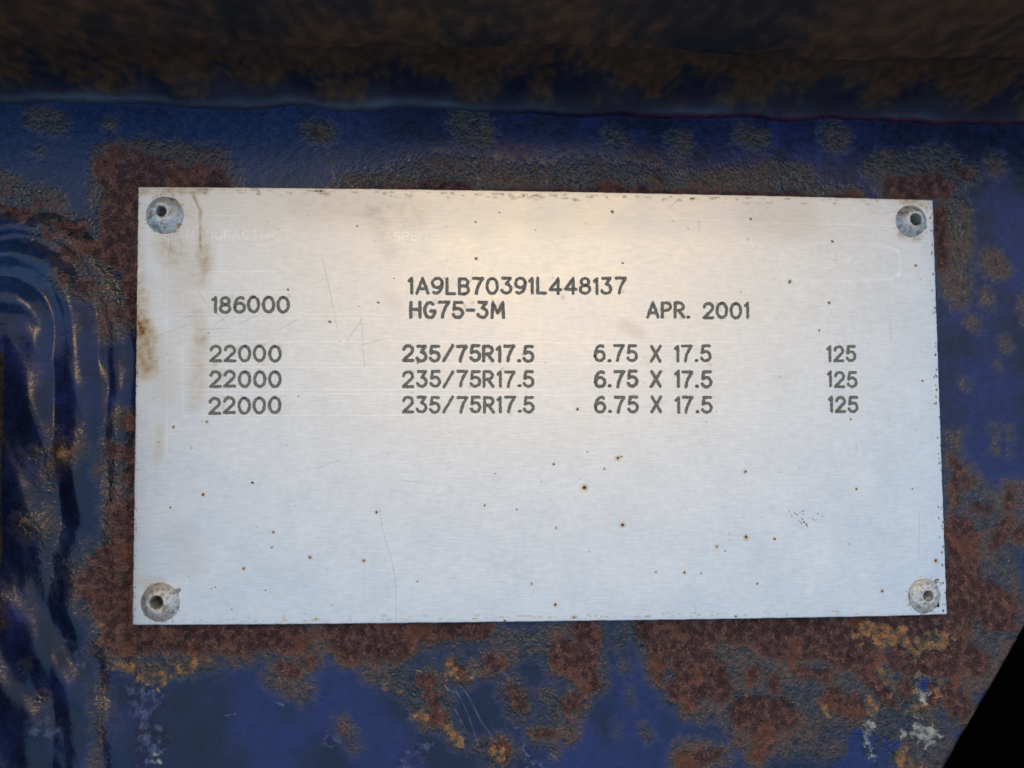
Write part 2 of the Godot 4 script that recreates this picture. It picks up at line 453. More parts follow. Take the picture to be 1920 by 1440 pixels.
func flange_material() -> StandardMaterial3D:
	if flange_mat:
		return flange_mat
	var n := 768
	var c := grain(noise(51, 0.006, 5), n, n)
	var m := grain(noise(52, 0.05, 4), n, n)
	var data := PackedByteArray()
	data.resize(n * n * 3)
	var h := PackedFloat32Array()
	h.resize(n * n)
	for k in n * n:
		var u := c[k] / 255.0
		var v := m[k] / 255.0
		var t := smoothstep(-0.05, 0.62, u + (v - 0.5) * 0.4)
		var p := Vector3(24, 23, 32).lerp(Vector3(70, 47, 32).lerp(Vector3(88, 62, 40), v), t) * (0.8 + v * 0.4)
		data[k * 3] = int(p.x)
		data[k * 3 + 1] = int(p.y)
		data[k * 3 + 2] = int(p.z)
		h[k] = v * 0.3 * t + v * 0.05
	flange_mat = StandardMaterial3D.new()
	flange_mat.resource_name = "rusty_flange"
	flange_mat.albedo_texture = tex(data, n, n, Image.FORMAT_RGB8)
	flange_mat.roughness = 0.8
	flange_mat.heightmap_enabled = true
	flange_mat.heightmap_scale = 0.1
	flange_mat.heightmap_texture = tex(h.to_byte_array(), n, n, Image.FORMAT_RF)
	return flange_mat


func build_flange(t: Node3D) -> void:
	# a plate that juts out over the panel, and the weld in the corner below it
	var l := spot(0, 128)
	var r := spot(1920, 172)
	var slope := (r.y - l.y) / (r.x - l.x)
	var under := func(x: float) -> float: return l.y + (x - l.x) * slope
	var profile := PackedVector2Array()    # (z, height over the underside), from the steel outwards, round the lip and back
	for k in 26:
		profile.append(Vector2(WALL - 2.0 + 58.0 * k / 25.0, 0.0))
	for k in range(1, 9):
		profile.append(Vector2(WALL + 56.0 + 2.5 * sin(k * PI / 16.0), 2.5 - 2.5 * cos(k * PI / 16.0)))
	for k in range(0, 9):
		profile.append(Vector2(WALL + 56.0 + 2.5 * cos(k * PI / 16.0), 11.5 + 2.5 * sin(k * PI / 16.0)))
	profile.append(Vector2(WALL - 12.0, 14.0))
	var nx := 120
	var pos := PackedVector3Array()
	var uv := PackedVector2Array()
	var dents := noise(61, 0.03, 3)
	var run := 0.0
	for j in profile.size():
		if j:
			run += profile[j].distance_to(profile[j - 1])
		for i in nx:
			var x := lerpf(148.0, -148.0, i / float(nx - 1))
			pos.append(Vector3(x, under.call(x) + profile[j].y + dents.get_noise_2d(x, run) * 0.35, profile[j].x) * MM)
			uv.append(Vector2(x * 0.006 + 0.5, run * 0.0035))
	part("top_flange", sheet(nx, profile.size(), pos, uv), flange_material(), t, "dark rusty steel flange jutting out above the plate")
	# corner weld
	var paint := StandardMaterial3D.new()
	paint.resource_name = "corner_weld_paint"
	var w := 1024
	var hgt := 64
	var c := grain(noise(62, 0.014, 4), w, hgt)
	var f := grain(noise(63, 0.08, 3), w, hgt)
	var data := PackedByteArray()
	data.resize(w * hgt * 3)
	for k in w * hgt:
		var u := (k % w) / float(w)
		var v := (k / w) / float(hgt)
		var a := c[k] / 255.0
		var b := f[k] / 255.0
		var p := Vector3(14, 20, 42).lerp(Vector3(26, 34, 56), a) * (0.8 + b * 0.4)
		p = p.lerp(Vector3(66, 46, 32) * (0.7 + b * 0.6), smoothstep(0.5, 0.8, a * 0.5 + b * 0.25 + v * 0.62))
		p = p.lerp(Vector3(80, 24, 54), smoothstep(0.52, 0.62, u) * (1.0 - smoothstep(0.06, 0.2, v)) * smoothstep(0.3, 0.45, b) * 0.8)
		p = p.lerp(Vector3(76, 84, 98), (1.0 - smoothstep(0.42, 0.52, u)) * (1.0 - smoothstep(0.1, 0.26, v + (a - 0.5) * 0.2)) * 0.6)  # pale highlight painted along the left half of the toe
		data[k * 3] = int(p.x)
		data[k * 3 + 1] = int(p.y)
		data[k * 3 + 2] = int(p.z)
	paint.albedo_texture = tex(data, w, hgt, Image.FORMAT_RGB8)
	paint.roughness = 0.4
	nx = 620
	var rows := 22
	pos = PackedVector3Array()
	uv = PackedVector2Array()
	var toe := noise(64, 0.05, 3)
	var lump := noise(65, 0.11, 2)
	for j in rows:
		var s := j / float(rows - 1)
		for i in nx:
			var x := lerpf(-110.0, 110.0, i / float(nx - 1))
			var leg := 6.8 + toe.get_noise_1d(x) * 1.1
			var arm := 15.0 + toe.get_noise_1d(x + 400.0) * 4.0
			var swell := sin(s * PI) * lump.get_noise_2d(x * 0.5, s * 5.0) * 0.9 + smoothstep(0.0, 0.10, s) * 0.9 * pow(1.0 - s, 2.0)
			var y := -leg * lerpf(1.0 - s, 1.0 - sin(s * PI * 0.5), 0.7) - swell
			var z := arm * lerpf(s, 1.0 - cos(s * PI * 0.5), 0.7) + swell - 0.25 * (1.0 - s)
			pos.append(Vector3(x, under.call(x) + minf(y, 0.1 * s), WALL + z) * MM)
			uv.append(Vector2(i / float(nx - 1), s))
	# rows run upwards, so mirror them to keep the front outside
	var up := PackedVector3Array()
	var upuv := PackedVector2Array()
	for j in rows:
		up.append_array(pos.slice((rows - 1 - j) * nx, (rows - j) * nx))
		upuv.append_array(uv.slice((rows - 1 - j) * nx, (rows - j) * nx))
	part("corner_weld", sheet(nx, rows, up, upuv), paint, t, "wavy painted weld bead in the corner under the flange")


func build_bay() -> void:
	# the unlit hollow behind the panel's cut corner
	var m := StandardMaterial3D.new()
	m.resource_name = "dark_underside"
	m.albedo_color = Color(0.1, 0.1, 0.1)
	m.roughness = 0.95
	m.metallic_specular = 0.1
	var st := SurfaceTool.new()
	st.begin(Mesh.PRIMITIVE_TRIANGLES)
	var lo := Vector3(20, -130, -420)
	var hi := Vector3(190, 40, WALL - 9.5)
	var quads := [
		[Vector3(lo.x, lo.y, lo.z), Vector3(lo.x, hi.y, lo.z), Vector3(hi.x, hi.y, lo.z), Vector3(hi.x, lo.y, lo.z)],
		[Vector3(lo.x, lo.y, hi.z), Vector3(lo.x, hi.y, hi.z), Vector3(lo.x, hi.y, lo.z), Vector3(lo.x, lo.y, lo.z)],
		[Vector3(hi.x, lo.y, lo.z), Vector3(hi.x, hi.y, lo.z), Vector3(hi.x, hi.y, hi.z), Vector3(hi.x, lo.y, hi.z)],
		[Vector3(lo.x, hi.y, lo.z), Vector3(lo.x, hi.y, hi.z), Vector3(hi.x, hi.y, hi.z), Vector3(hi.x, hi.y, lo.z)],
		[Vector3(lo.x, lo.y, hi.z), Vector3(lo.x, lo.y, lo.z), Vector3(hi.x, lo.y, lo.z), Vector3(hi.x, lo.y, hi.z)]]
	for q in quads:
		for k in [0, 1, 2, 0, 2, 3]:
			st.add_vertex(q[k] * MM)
	st.generate_normals()
	var o := MeshInstance3D.new()
	o.name = "dark_hollow"
	o.mesh = st.commit()
	o.material_override = m
	o.transform = TILT
	o.set_meta("kind", "structure")
	o.set_meta("label", "unlit black hollow beyond the slanted cut edge of the panel")
	add_child(o, true)


# ---------------------------------------------------------------- lettering: one stroke wide
func arc(cx: float, cy: float, rx: float, ry: float, from: float, to: float) -> Array:
	var out := []
	var n := maxi(4, int(absf(to - from) / 14.0))
	for k in n + 1:
		var a := deg_to_rad(lerpf(from, to, k / float(n)))
		out.append(Vector2(cx + rx * cos(a), cy + ry * sin(a)))
	return out


func curve(a: Vector2, b: Vector2, c: Vector2, d: Vector2) -> Array:
	var out := []
	for k in 11:
		out.append(a.bezier_interpolate(b, c, d, k / 10.0))
	return out


func v(points: Array) -> Array:
	var out := []
	for k in range(0, points.size(), 2):
		out.append(Vector2(points[k], points[k + 1]))
	return out


func glyph(c: String) -> Array:          # [width, stroke, stroke ...] for a letter one unit high
	match c:
		"0": return [0.66, arc(0.33, 0.5, 0.33, 0.5, 90, 450)]
		"1": return [0.2, v([0, 0.82, 0.16, 0.99, 0.17, 0])]
		"2": return [0.62, arc(0.31, 0.71, 0.29, 0.29, 172, -32) + v([0, 0, 0.62, 0])]
		"3": return [0.58, v([0.04, 1, 0.54, 1, 0.27, 0.61]) + arc(0.27, 0.3, 0.3, 0.3, 80, -158)]
		"4": return [0.68, v([0.5, 0, 0.5, 1, 0, 0.27, 0.68, 0.27])]
		"5": return [0.58, v([0.54, 1, 0.1, 1, 0.04, 0.53]) + arc(0.28, 0.31, 0.3, 0.31, 128, -158)]
		"6": return [0.62, curve(Vector2(0.54, 0.94), Vector2(0.3, 1.1), Vector2(0.0, 0.85), Vector2(0.0, 0.33)), arc(0.31, 0.31, 0.31, 0.31, 180, 540)]
		"7": return [0.6, v([0, 1, 0.6, 1]) + curve(Vector2(0.59, 0.98), Vector2(0.4, 0.7), Vector2(0.24, 0.4), Vector2(0.2, 0))]
		"8": return [0.6, arc(0.3, 0.765, 0.24, 0.235, -90, 270), arc(0.3, 0.265, 0.3, 0.265, 90, 450)]
		"9": return [0.62, curve(Vector2(0.08, 0.06), Vector2(0.32, -0.1), Vector2(0.62, 0.15), Vector2(0.62, 0.67)), arc(0.31, 0.69, 0.31, 0.31, 0, 360)]
		"A": return [0.72, v([0, 0, 0.36, 1, 0.72, 0]), v([0.13, 0.3, 0.6, 0.3])]
		"B": return [0.58, v([0.28, 0.53, 0, 0.53]), v([0.3, 0, 0, 0, 0, 1, 0.28, 1]) + arc(0.3, 0.765, 0.23, 0.235, 90, -90) + arc(0.3, 0.265, 0.28, 0.265, 90, -90)]
		"C": return [0.66, arc(0.36, 0.5, 0.36, 0.5, 45, 315)]
		"D": return [0.64, v([0.25, 0, 0, 0, 0, 1, 0.25, 1]) + arc(0.25, 0.5, 0.39, 0.5, 90, -90)]
		"E": return [0.54, v([0.54, 0, 0, 0, 0, 1, 0.54, 1]), v([0, 0.52, 0.45, 0.52])]
		"F": return [0.52, v([0, 0, 0, 1, 0.52, 1]), v([0, 0.52, 0.42, 0.52])]
		"G": return [0.64, arc(0.33, 0.5, 0.33, 0.5, 55, 352) + v([0.66, 0.44, 0.4, 0.44])]
		"H": return [0.58, v([0, 0, 0, 1]), v([0.58, 0, 0.58, 1]), v([0, 0.52, 0.58, 0.52])]
		"L": return [0.5, v([0, 1, 0, 0, 0.5, 0])]
		"M": return [0.72, v([0, 0, 0.05, 1, 0.36, 0.3, 0.68, 1, 0.72, 0])]
		"N": return [0.62, v([0, 0, 0, 1, 0.62, 0, 0.62, 1])]
		"P": return [0.56, v([0, 0, 0, 1, 0.28, 1]) + arc(0.28, 0.74, 0.28, 0.26, 90, -90) + v([0, 0.48])]
		"R": return [0.6, v([0, 0, 0, 1, 0.28, 1]) + arc(0.28, 0.74, 0.28, 0.26, 90, -90) + v([0, 0.48]), v([0.26, 0.46, 0.6, 0])]
		"S": return [0.6, arc(0.3, 0.75, 0.28, 0.25, 30, 260) + arc(0.3, 0.25, 0.3, 0.25, 80, -150)]
		"T": return [0.6, v([0, 1, 0.6, 1]), v([0.3, 1, 0.3, 0])]
		"U": return [0.62, v([0, 1, 0, 0.3]) + arc(0.31, 0.3, 0.31, 0.3, 180, 360) + v([0.62, 1])]
		"X": return [0.62, v([0, 0, 0.62, 1]), v([0.02, 1, 0.6, 0])]
		"Y": return [0.62, v([0, 1, 0.31, 0.5, 0.62, 1]), v([0.31, 0.5, 0.31, 0])]
		"/": return [0.62, v([0, -0.02, 0.6, 1.02])]
		"-": return [0.42, v([0, 0.48, 0.42, 0.48])]
		".": return [0.1, v([0.02, 0.03, 0.09, 0.03])]
		_: return [0.42]


func strokes(text: String, x0: float, y0: float, x1: float, y1: float, weight: float) -> Array:
	# polylines on the plate (millimetres) that fill the picture box; y0 is the top. The box is measured over the ink.
	var h := weight / (y1 - y0 - weight) * 0.5
	var wide := 0.0
	var sizes := []
	for c in text:
		var g := glyph(c)
		sizes.append(g)
		wide += g[0] + 0.29
	wide -= 0.29
	var out := []
	var at := 0.0
	for g in sizes:
		var off := Vector2(rng.randf_range(-0.6, 0.6), rng.randf_range(-0.9, 0.9)) if weight > 4.0 else Vector2.ZERO
		for k in range(1, g.size()):
			var line := PackedVector2Array()
			for p in g[k]:
				var px := lerpf(x0 + weight * 0.5, x1 - weight * 0.5, (at + p.x) / wide)
				line.append(plate_spot(px + off.x, off.y + lerpf(y1 - weight * 0.5, y0 + weight * 0.5, p.y)))
			out.append(line)
		at += g[0] + 0.29
	return out


func inked(lines: Array, half: float, lift: float, bow: Callable, jag: FastNoiseLite) -> ArrayMesh:
	var st := SurfaceTool.new()
	st.begin(Mesh.PRIMITIVE_TRIANGLES)
	st.set_normal(Vector3(0, 0, 1))
	var layer := 0
	var put := func(p: Vector2, z: float) -> void:
		st.set_uv(p * 0.11)
		st.add_vertex(Vector3(p.x, p.y, bow.call(p) + z) * MM)
	for line in lines:
		layer += 1
		var z: float = lift + (layer % 9) * 0.003
		# resample
		var pts := PackedVector2Array()
		for k in line.size() - 1:
			var a: Vector2 = line[k]
			var b: Vector2 = line[k + 1]
			var n := maxi(1, int(a.distance_to(b) / 0.2))
			for s in n:
				pts.append(a.lerp(b, s / float(n)))
		pts.append(line[line.size() - 1])
		var left := PackedVector2Array()
		var right := PackedVector2Array()
		for k in pts.size():
			var d := (pts[mini(k + 1, pts.size() - 1)] - pts[maxi(k - 1, 0)]).normalized()
			var n := Vector2(-d.y, d.x)
			left.append(pts[k] + n * half * (1.0 + jag.get_noise_2d(pts[k].x * 3.0, pts[k].y * 3.0) * 0.34))
			right.append(pts[k] - n * half * (1.0 + jag.get_noise_2d(pts[k].x * 3.0 + 50.0, pts[k].y * 3.0) * 0.34))
		for k in pts.size() - 1:
			for p in [left[k], left[k + 1], right[k], right[k], left[k + 1], right[k + 1]]:
				put.call(p, z)
		# round ends and sharp corners
		var discs := [pts[0], pts[pts.size() - 1]]
		for k in range(1, line.size() - 1):
			if absf((line[k] - line[k - 1]).angle_to(line[k + 1] - line[k])) > 0.5:
				discs.append(line[k])
		for c in discs:
			var ring := PackedVector2Array()
			for k in 12:
				var a := -k * TAU / 12.0
				var p: Vector2 = c + Vector2(cos(a), sin(a)) * half
				ring.append(c + Vector2(cos(a), sin(a)) * half * (1.0 + jag.get_noise_2d(p.x * 3.0, p.y * 3.0) * 0.4))
			for k in 12:
				for p in [c, ring[k], ring[(k + 1) % 12]]:
					put.call(p, z + 0.0012)
	return st.commit()


# ---------------------------------------------------------------- the plate
const PW := 2048
const PH := 1118
const PSPAN := Vector2(154.0, 84.07)
const PCORNER := Vector2(-77.0, 42.03)
const PPX := 2048.0 / 154.0             # texels per millimetre
var tone := PackedFloat32Array()
var stain_and_light := PackedFloat32Array()
var dirt := PackedFloat32Array()

func plate_px(x: float, y: float) -> Vector2:
	return (plate_spot(x, y) - PCORNER) * Vector2(1, -1) * PPX


func mark(which: PackedFloat32Array, a: Vector2, b: Vector2, r: float, amount: float, soft := 0.5) -> void:
	# adds amount along a line in texels; soft is the share of r over which it fades
	var d := b - a
	var dd := maxf(d.length_squared(), 1e-6)
	for j in range(maxi(0, int(minf(a.y, b.y) - r - 1)), mini(PH, int(maxf(a.y, b.y) + r + 2))):
		for i in range(maxi(0, int(minf(a.x, b.x) - r - 1)), mini(PW, int(maxf(a.x, b.x) + r + 2))):
			var p := Vector2(i + 0.5, j + 0.5) - a
			var s := (p - d * clampf(p.dot(d) / dd, 0.0, 1.0)).length()
			if s < r:
				var t := minf(1.0, (r - s) / maxf(r * soft, 0.01))
				which[j * PW + i] += amount * t


func line_marks(which: PackedFloat32Array, list: Array, r: float, amount: float) -> void:
	for s in list:
		mark(which, plate_px(s[0], s[1]), plate_px(s[2], s[3]), r, amount, 0.8)


func bow(p: Vector2) -> float:           # how far the thin sheet stands out of true (millimetres)
	var u := clampf((p.x + 75.5) / 151.0, 0.0, 1.0)
	var w := clampf((p.y + 40.0) / 80.0, 0.0, 1.0)
	return 1.7 * pow(4.0 * u * (1.0 - u), 0.8) + 0.4 * sin(u * PI) * sin(w * PI) + 0.5 * pow(u, 3.0) * pow(1.0 - w, 2.0) * (1.0 - 0.6 * smoothstep(0.9, 1.0, u)) + 0.08 * sin(u * 9.0 + 0.6) * sin(w * 5.0 + 1.0)


func plate_spot(x: float, y: float) -> Vector2:
	return spot(x, y, bow(spot(x, y, 0.8)))


func plate_material() -> StandardMaterial3D:
	tone.resize(PW * PH)
	stain_and_light.resize(PW * PH)
	dirt.resize(PW * PH)
	# faded print: faint paler lines and letters
	var boxes := [
		[345, 548, 560, 548], [340, 589, 700, 589], [312, 598, 720, 598], [342, 548, 342, 589], [312, 470, 312, 860], [365, 509, 520, 509], [345, 641, 700, 641], [345, 681, 720, 681], [342, 641, 342, 779], [345, 689, 720, 689],
		[345, 731, 740, 731], [345, 739, 720, 739], [345, 779, 760, 779], [720, 640, 1340, 646], [720, 681, 1200, 682], [720, 731, 1060, 732], [720, 740, 1100, 742], [375, 403, 460, 404], [700, 405, 830, 406], [1365, 416, 1700, 424], [1240, 408, 1365, 414],
		[1706, 450, 1707, 494], [1310, 641, 1400, 642], [1100, 640, 1180, 641]]
	line_marks(tone, boxes, 1.3, 0.06)
	for w in [["MANUFACTURED BY", 349, 431, 596, 449, 0.07], ["ASPEN", 718, 434, 800, 452, 0.06], ["ASPEN", 1500, 474, 1662, 506, 0.016]]:
		for line in strokes(w[0], w[1], w[2], w[3], w[4], 2.4 if w[1] < 1000 else 7.0):
			for k in line.size() - 1:
				var a: Vector2 = (line[k] - PCORNER) * Vector2(1, -1) * PPX
				var b: Vector2 = (line[k + 1] - PCORNER) * Vector2(1, -1) * PPX
				var fade := 1.0 - 0.85 * smoothstep(PW * 0.12, PW * 0.22, a.x) if w[1] < 600 else 1.0
				mark(tone, a, b, 1.7 if w[1] < 1000 else 4.0, w[5] * 0.6 * fade)
	# badge outline: a barrel-shaped frame
	var badge := [Vector2(1478, 462), Vector2(1530, 456), Vector2(1580, 455), Vector2(1630, 457), Vector2(1668, 463), Vector2(1684, 470), Vector2(1688, 492), Vector2(1686, 515), Vector2(1670, 523), Vector2(1580, 528), Vector2(1500, 524), Vector2(1474, 518), Vector2(1464, 500), Vector2(1463, 480)]
	for k in badge.size():
		var a: Vector2 = badge[k]
		var b: Vector2 = badge[(k + 1) % badge.size()]
		mark(tone, plate_px(a.x, a.y), plate_px(b.x, b.y), 5.5, 0.010 + 0.022 * smoothstep(1560.0, 1680.0, a.x), 0.6)
	# scratches
	var scratches := [
		[604, 484, 618, 545], [618, 545, 632, 618], [372, 545, 384, 566], [384, 566, 424, 605], [372, 617, 430, 616], [298, 628, 350, 610], [340, 598, 360, 592], [400, 610, 430, 590], [450, 605, 490, 588], [520, 620, 560, 598], [676, 595, 682, 650], [650, 640, 680, 596],
		[672, 648, 725, 634], [680, 655, 684, 690], [712, 950, 716, 990], [716, 990, 732, 1040], [732, 1040, 742, 1090], [742, 1090, 742, 1170], [318, 430, 320, 470], [338, 402, 362, 406], [535, 1145, 527, 1170], [1255, 390, 1275, 372], [1310, 410, 1312, 432],
		[1302, 1130, 1306, 1160], [1605, 830, 1607, 850], [1724, 960, 1723, 1050], [590, 880, 640, 862], [836, 492, 840, 484], [884, 516, 888, 508], [290, 928, 306, 929], [1662, 400, 1680, 396], [750, 900, 790, 905], [1668, 600, 1672, 640]]
	line_marks(dirt, scratches, 0.95, 0.19)
	# flecks and pits of dirt, thrown about by chance
	for k in 1200:
		var p := Vector2(rng.randf() * PW, rng.randf() * PH)
		var r := 0.6 + pow(rng.randf(), 7.0) * 1.8
		mark(dirt, p, p + Vector2(rng.randf_range(-1, 1), rng.randf_range(-1, 1)) * r, r, rng.randf_range(0.05, 0.3))
	for s in [[708, 567, 3.4], [617, 603, 4.0], [1167, 493, 3.0], [473, 905, 3.0], [968, 955, 2.6], [1148, 397, 3.0], [891, 416, 2.6], [1560, 452, 4.0], [1407, 410, 3.6], [936, 398, 2.0], [390, 624, 2.0], [559, 743, 2.0], [928, 888, 2.0], [1101, 847, 2.0], [1359, 1033, 2.2], [1752, 757, 2.4], [1592, 1020, 2.0], [403, 1101, 2.2], [497, 1107, 2.2], [434, 1143, 2.0]]:
		var p := plate_px(s[0], s[1])
		mark(dirt, p, p + Vector2(s[2] * 0.7, s[2] * 0.3), s[2] * 0.85, 0.6)
	for k in 26:
		var p := plate_px(1500 + rng.randfn(0, 16), 974 + rng.randfn(0, 10))
		mark(dirt, p, p + Vector2(2, 1.5), rng.randf_range(1, 2.2), 0.4)
	for k in 60:                          # nicks along the left and right edges, grime along the top and bottom
		var e := rng.randf()
		var p := plate_px(1750 + e * 24 - rng.randf() * 8, 380 + e * 770)
		mark(dirt, p, p + Vector2(0, 2), rng.randf_range(1.0, 3.2), 0.6)
		p = plate_px(258 - e * 9 + rng.randf() * 5, 360 + e * 800)
		mark(dirt, p, p + Vector2(0, 2), rng.randf_range(0.8, 2.0), 0.4)
	for k in 150:
		var e := rng.randf()
		var p := plate_px(260 + e * 1485, 352 + e * 25 + pow(rng.randf(), 2.0) * 10)
		mark(stain_and_light, p, p + Vector2(rng.randf_range(0, 14), 0), rng.randf_range(1.5, 5.0), rng.randf_range(0.05, 0.26))
		p = plate_px(250 + e * 1500, 1168 - e * 18 - pow(rng.randf(), 2.0) * 8)
		mark(stain_and_light, p, p + Vector2(rng.randf_range(0, 10), 0), rng.randf_range(1.0, 4.0), rng.randf_range(0.05, 0.3))
	# rust spots: [x, y, radius]
	var spots := [
		[1148, 397, 3], [893, 485, 3], [1481, 527, 4], [1555, 568, 3], [1096, 914, 6], [1158, 859, 4.5], [1165, 856, 2.5], [1038, 870, 3], [1133, 879, 2.5], [1397, 885, 4], [1606, 917, 3], [1167, 984, 5], [1399, 1007, 5], [1344, 1025, 4], [1283, 1074, 3.5], [997, 1095, 2.5], [1041, 1134, 3.5],
		[1452, 1010, 3], [1420, 1094, 2.5], [381, 927, 3.5], [473, 905, 2.5], [319, 952, 2], [513, 998, 3], [706, 960, 3.5], [582, 1045, 4], [682, 1051, 4], [457, 1066, 3.5], [510, 1026, 2], [388, 791, 3], [325, 801, 3], [783, 1090, 2], [783, 680, 2.5], [1230, 1073, 2.5], [1654, 1108, 4], [1711, 917, 2],
		[1480, 530, 2], [1083, 767, 3], [1536, 620, 2.5], [1595, 786, 2.5], [540, 543, 2.5], [670, 424, 2], [1717, 498, 3], [1315, 1075, 2], [909, 947, 2.5], [1043, 990, 2.5], [1380, 1156, 3], [946, 1164, 3], [1755, 1052, 5], [1730, 714, 2.5], [985, 708, 3]]
	for s in spots:
		var p := plate_px(s[0], s[1])
		mark(stain_and_light, p, p, s[2] * 2.1, 0.5, 1.0)
		mark(stain_and_light, p, p + Vector2(rng.randf_range(-2, 2), rng.randf_range(-2, 2)), s[2] * 0.8, 0.9, 0.6)
		mark(dirt, p, p, s[2] * 0.45, 0.25)
	for k in 90:
		var p := Vector2(rng.randf() * PW, rng.randf() * PH)
		mark(stain_and_light, p, p, rng.randf_range(1.2, 2.6), 0.4, 1.0)
	# large brown stains at the left, with darker tide lines, and warm light painted as a tan bar across the top, as [x1, y1, x2, y2, r, amount]
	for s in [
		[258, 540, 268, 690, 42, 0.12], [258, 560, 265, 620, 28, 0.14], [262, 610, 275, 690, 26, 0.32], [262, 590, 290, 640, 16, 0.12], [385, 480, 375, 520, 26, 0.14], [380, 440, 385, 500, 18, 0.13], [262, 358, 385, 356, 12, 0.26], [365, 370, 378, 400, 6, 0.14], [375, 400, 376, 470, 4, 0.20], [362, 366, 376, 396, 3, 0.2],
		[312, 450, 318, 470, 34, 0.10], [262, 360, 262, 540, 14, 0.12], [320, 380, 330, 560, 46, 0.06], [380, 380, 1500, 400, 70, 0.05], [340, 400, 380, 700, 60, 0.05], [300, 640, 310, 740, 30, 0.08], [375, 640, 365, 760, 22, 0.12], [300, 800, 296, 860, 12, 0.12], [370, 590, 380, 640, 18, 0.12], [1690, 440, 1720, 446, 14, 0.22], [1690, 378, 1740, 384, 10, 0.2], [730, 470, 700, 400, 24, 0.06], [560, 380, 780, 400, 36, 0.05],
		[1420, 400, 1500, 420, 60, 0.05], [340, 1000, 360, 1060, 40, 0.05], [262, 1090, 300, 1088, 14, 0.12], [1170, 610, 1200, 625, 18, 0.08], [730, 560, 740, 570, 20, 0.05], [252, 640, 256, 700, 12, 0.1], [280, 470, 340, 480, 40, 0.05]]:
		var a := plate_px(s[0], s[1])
		mark(stain_and_light, a, plate_px(s[2], s[3]), s[4] * 1.33, s[5], 0.7)
	for g in [[398, 552, 545, 590], [392, 644, 530, 682], [392, 692, 530, 730], [392, 741, 530, 780], [764, 517, 1175, 556], [766, 562, 948, 600], [1210, 562, 1406, 602], [752, 644, 1004, 778], [1112, 644, 1336, 776]]:
		for k in 16:
			var p := plate_px(rng.randf_range(g[0], g[2]), rng.randf_range(g[1], g[3]))
			mark(stain_and_light, p, p + Vector2(rng.randf_range(-3, 3), rng.randf_range(0, 6)), rng.randf_range(3, 8), rng.randf_range(0.06, 0.22), 1.0)
	for c in [[307, 402, 36], [1711, 414, 33], [299, 1130, 36], [1735, 1117, 34]]:       # grime round the rivets
		for k in 46:
			var a := rng.randf() * TAU
			var rr: float = c[2] + absf(rng.randfn(0, 3.0))
			var p := plate_px(c[0] + cos(a) * rr, c[1] + sin(a) * rr)
			mark(stain_and_light, p, p, rng.randf_range(1.5, 5.0), 0.16, 1.0)
			if k % 3 == 0:
				mark(dirt, p, p + Vector2(1, 1), rng.randf_range(0.8, 1.8), 0.3)
	# brushed grain: noise drawn out along the sheet
	var brushed := noise(71, 0.22, 4).get_image(150, PH, false, false, true)
	brushed.convert(Image.FORMAT_L8)
	brushed.resize(PW, PH, Image.INTERPOLATE_CUBIC)
	var streak := brushed.get_data()
	var grit := grain(noise(72, 0.4, 2), PW, PH)
	var cloud := grain(noise(73, 1.0 / 170.0, 5), PW, PH)
	var blot := grain(noise(74, 1.0 / 26.0, 5), PW, PH)
	var data := PackedByteArray()
	data.resize(PW * PH * 3)
	var rough := PackedByteArray()
	rough.resize(PW * PH)
	var high := PackedFloat32Array()
	high.resize(PW * PH)
	for k in PW * PH:
		var s := streak[k] / 255.0 - 0.5
		var g := grit[k] / 255.0 - 0.5
		var c := cloud[k] / 255.0 - 0.5
		var b := blot[k] / 255.0 - 0.5
		var p := Vector3(226, 224, 220) * (1.0 + tone[k] + s * 0.065 + g * 0.06 + c * 0.06 + b * 0.04)
		var q := stain_and_light[k]
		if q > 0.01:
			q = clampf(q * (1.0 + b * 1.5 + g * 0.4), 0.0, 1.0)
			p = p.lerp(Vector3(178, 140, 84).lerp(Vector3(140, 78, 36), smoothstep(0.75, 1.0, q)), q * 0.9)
		var d := clampf(dirt[k] * (1.0 + g), 0.0, 0.9)
		p = p.lerp(Vector3(84, 73, 60), d)
		data[k * 3] = clampi(int(p.x), 0, 255)
		data[k * 3 + 1] = clampi(int(p.y), 0, 255)
		data[k * 3 + 2] = clampi(int(p.z), 0, 255)
		rough[k] = clampi(int((0.50 + c * 0.08 + g * 0.05 + q * 0.4 + d * 0.3) * 255.0), 0, 255)
		high[k] = 0.5 + s * 0.008 + g * 0.006 + tone[k] * 0.08 - d * 0.05
	var m := StandardMaterial3D.new()
	m.resource_name = "weathered_aluminium"
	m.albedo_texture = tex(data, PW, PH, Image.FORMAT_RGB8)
	m.roughness = 1.0
	m.roughness_texture = tex(rough, PW, PH, Image.FORMAT_L8)
	m.metallic = 0.9
	m.heightmap_enabled = true
	m.heightmap_scale = 0.1
	m.heightmap_texture = tex(high.to_byte_array(), PW, PH, Image.FORMAT_RF)
	return m


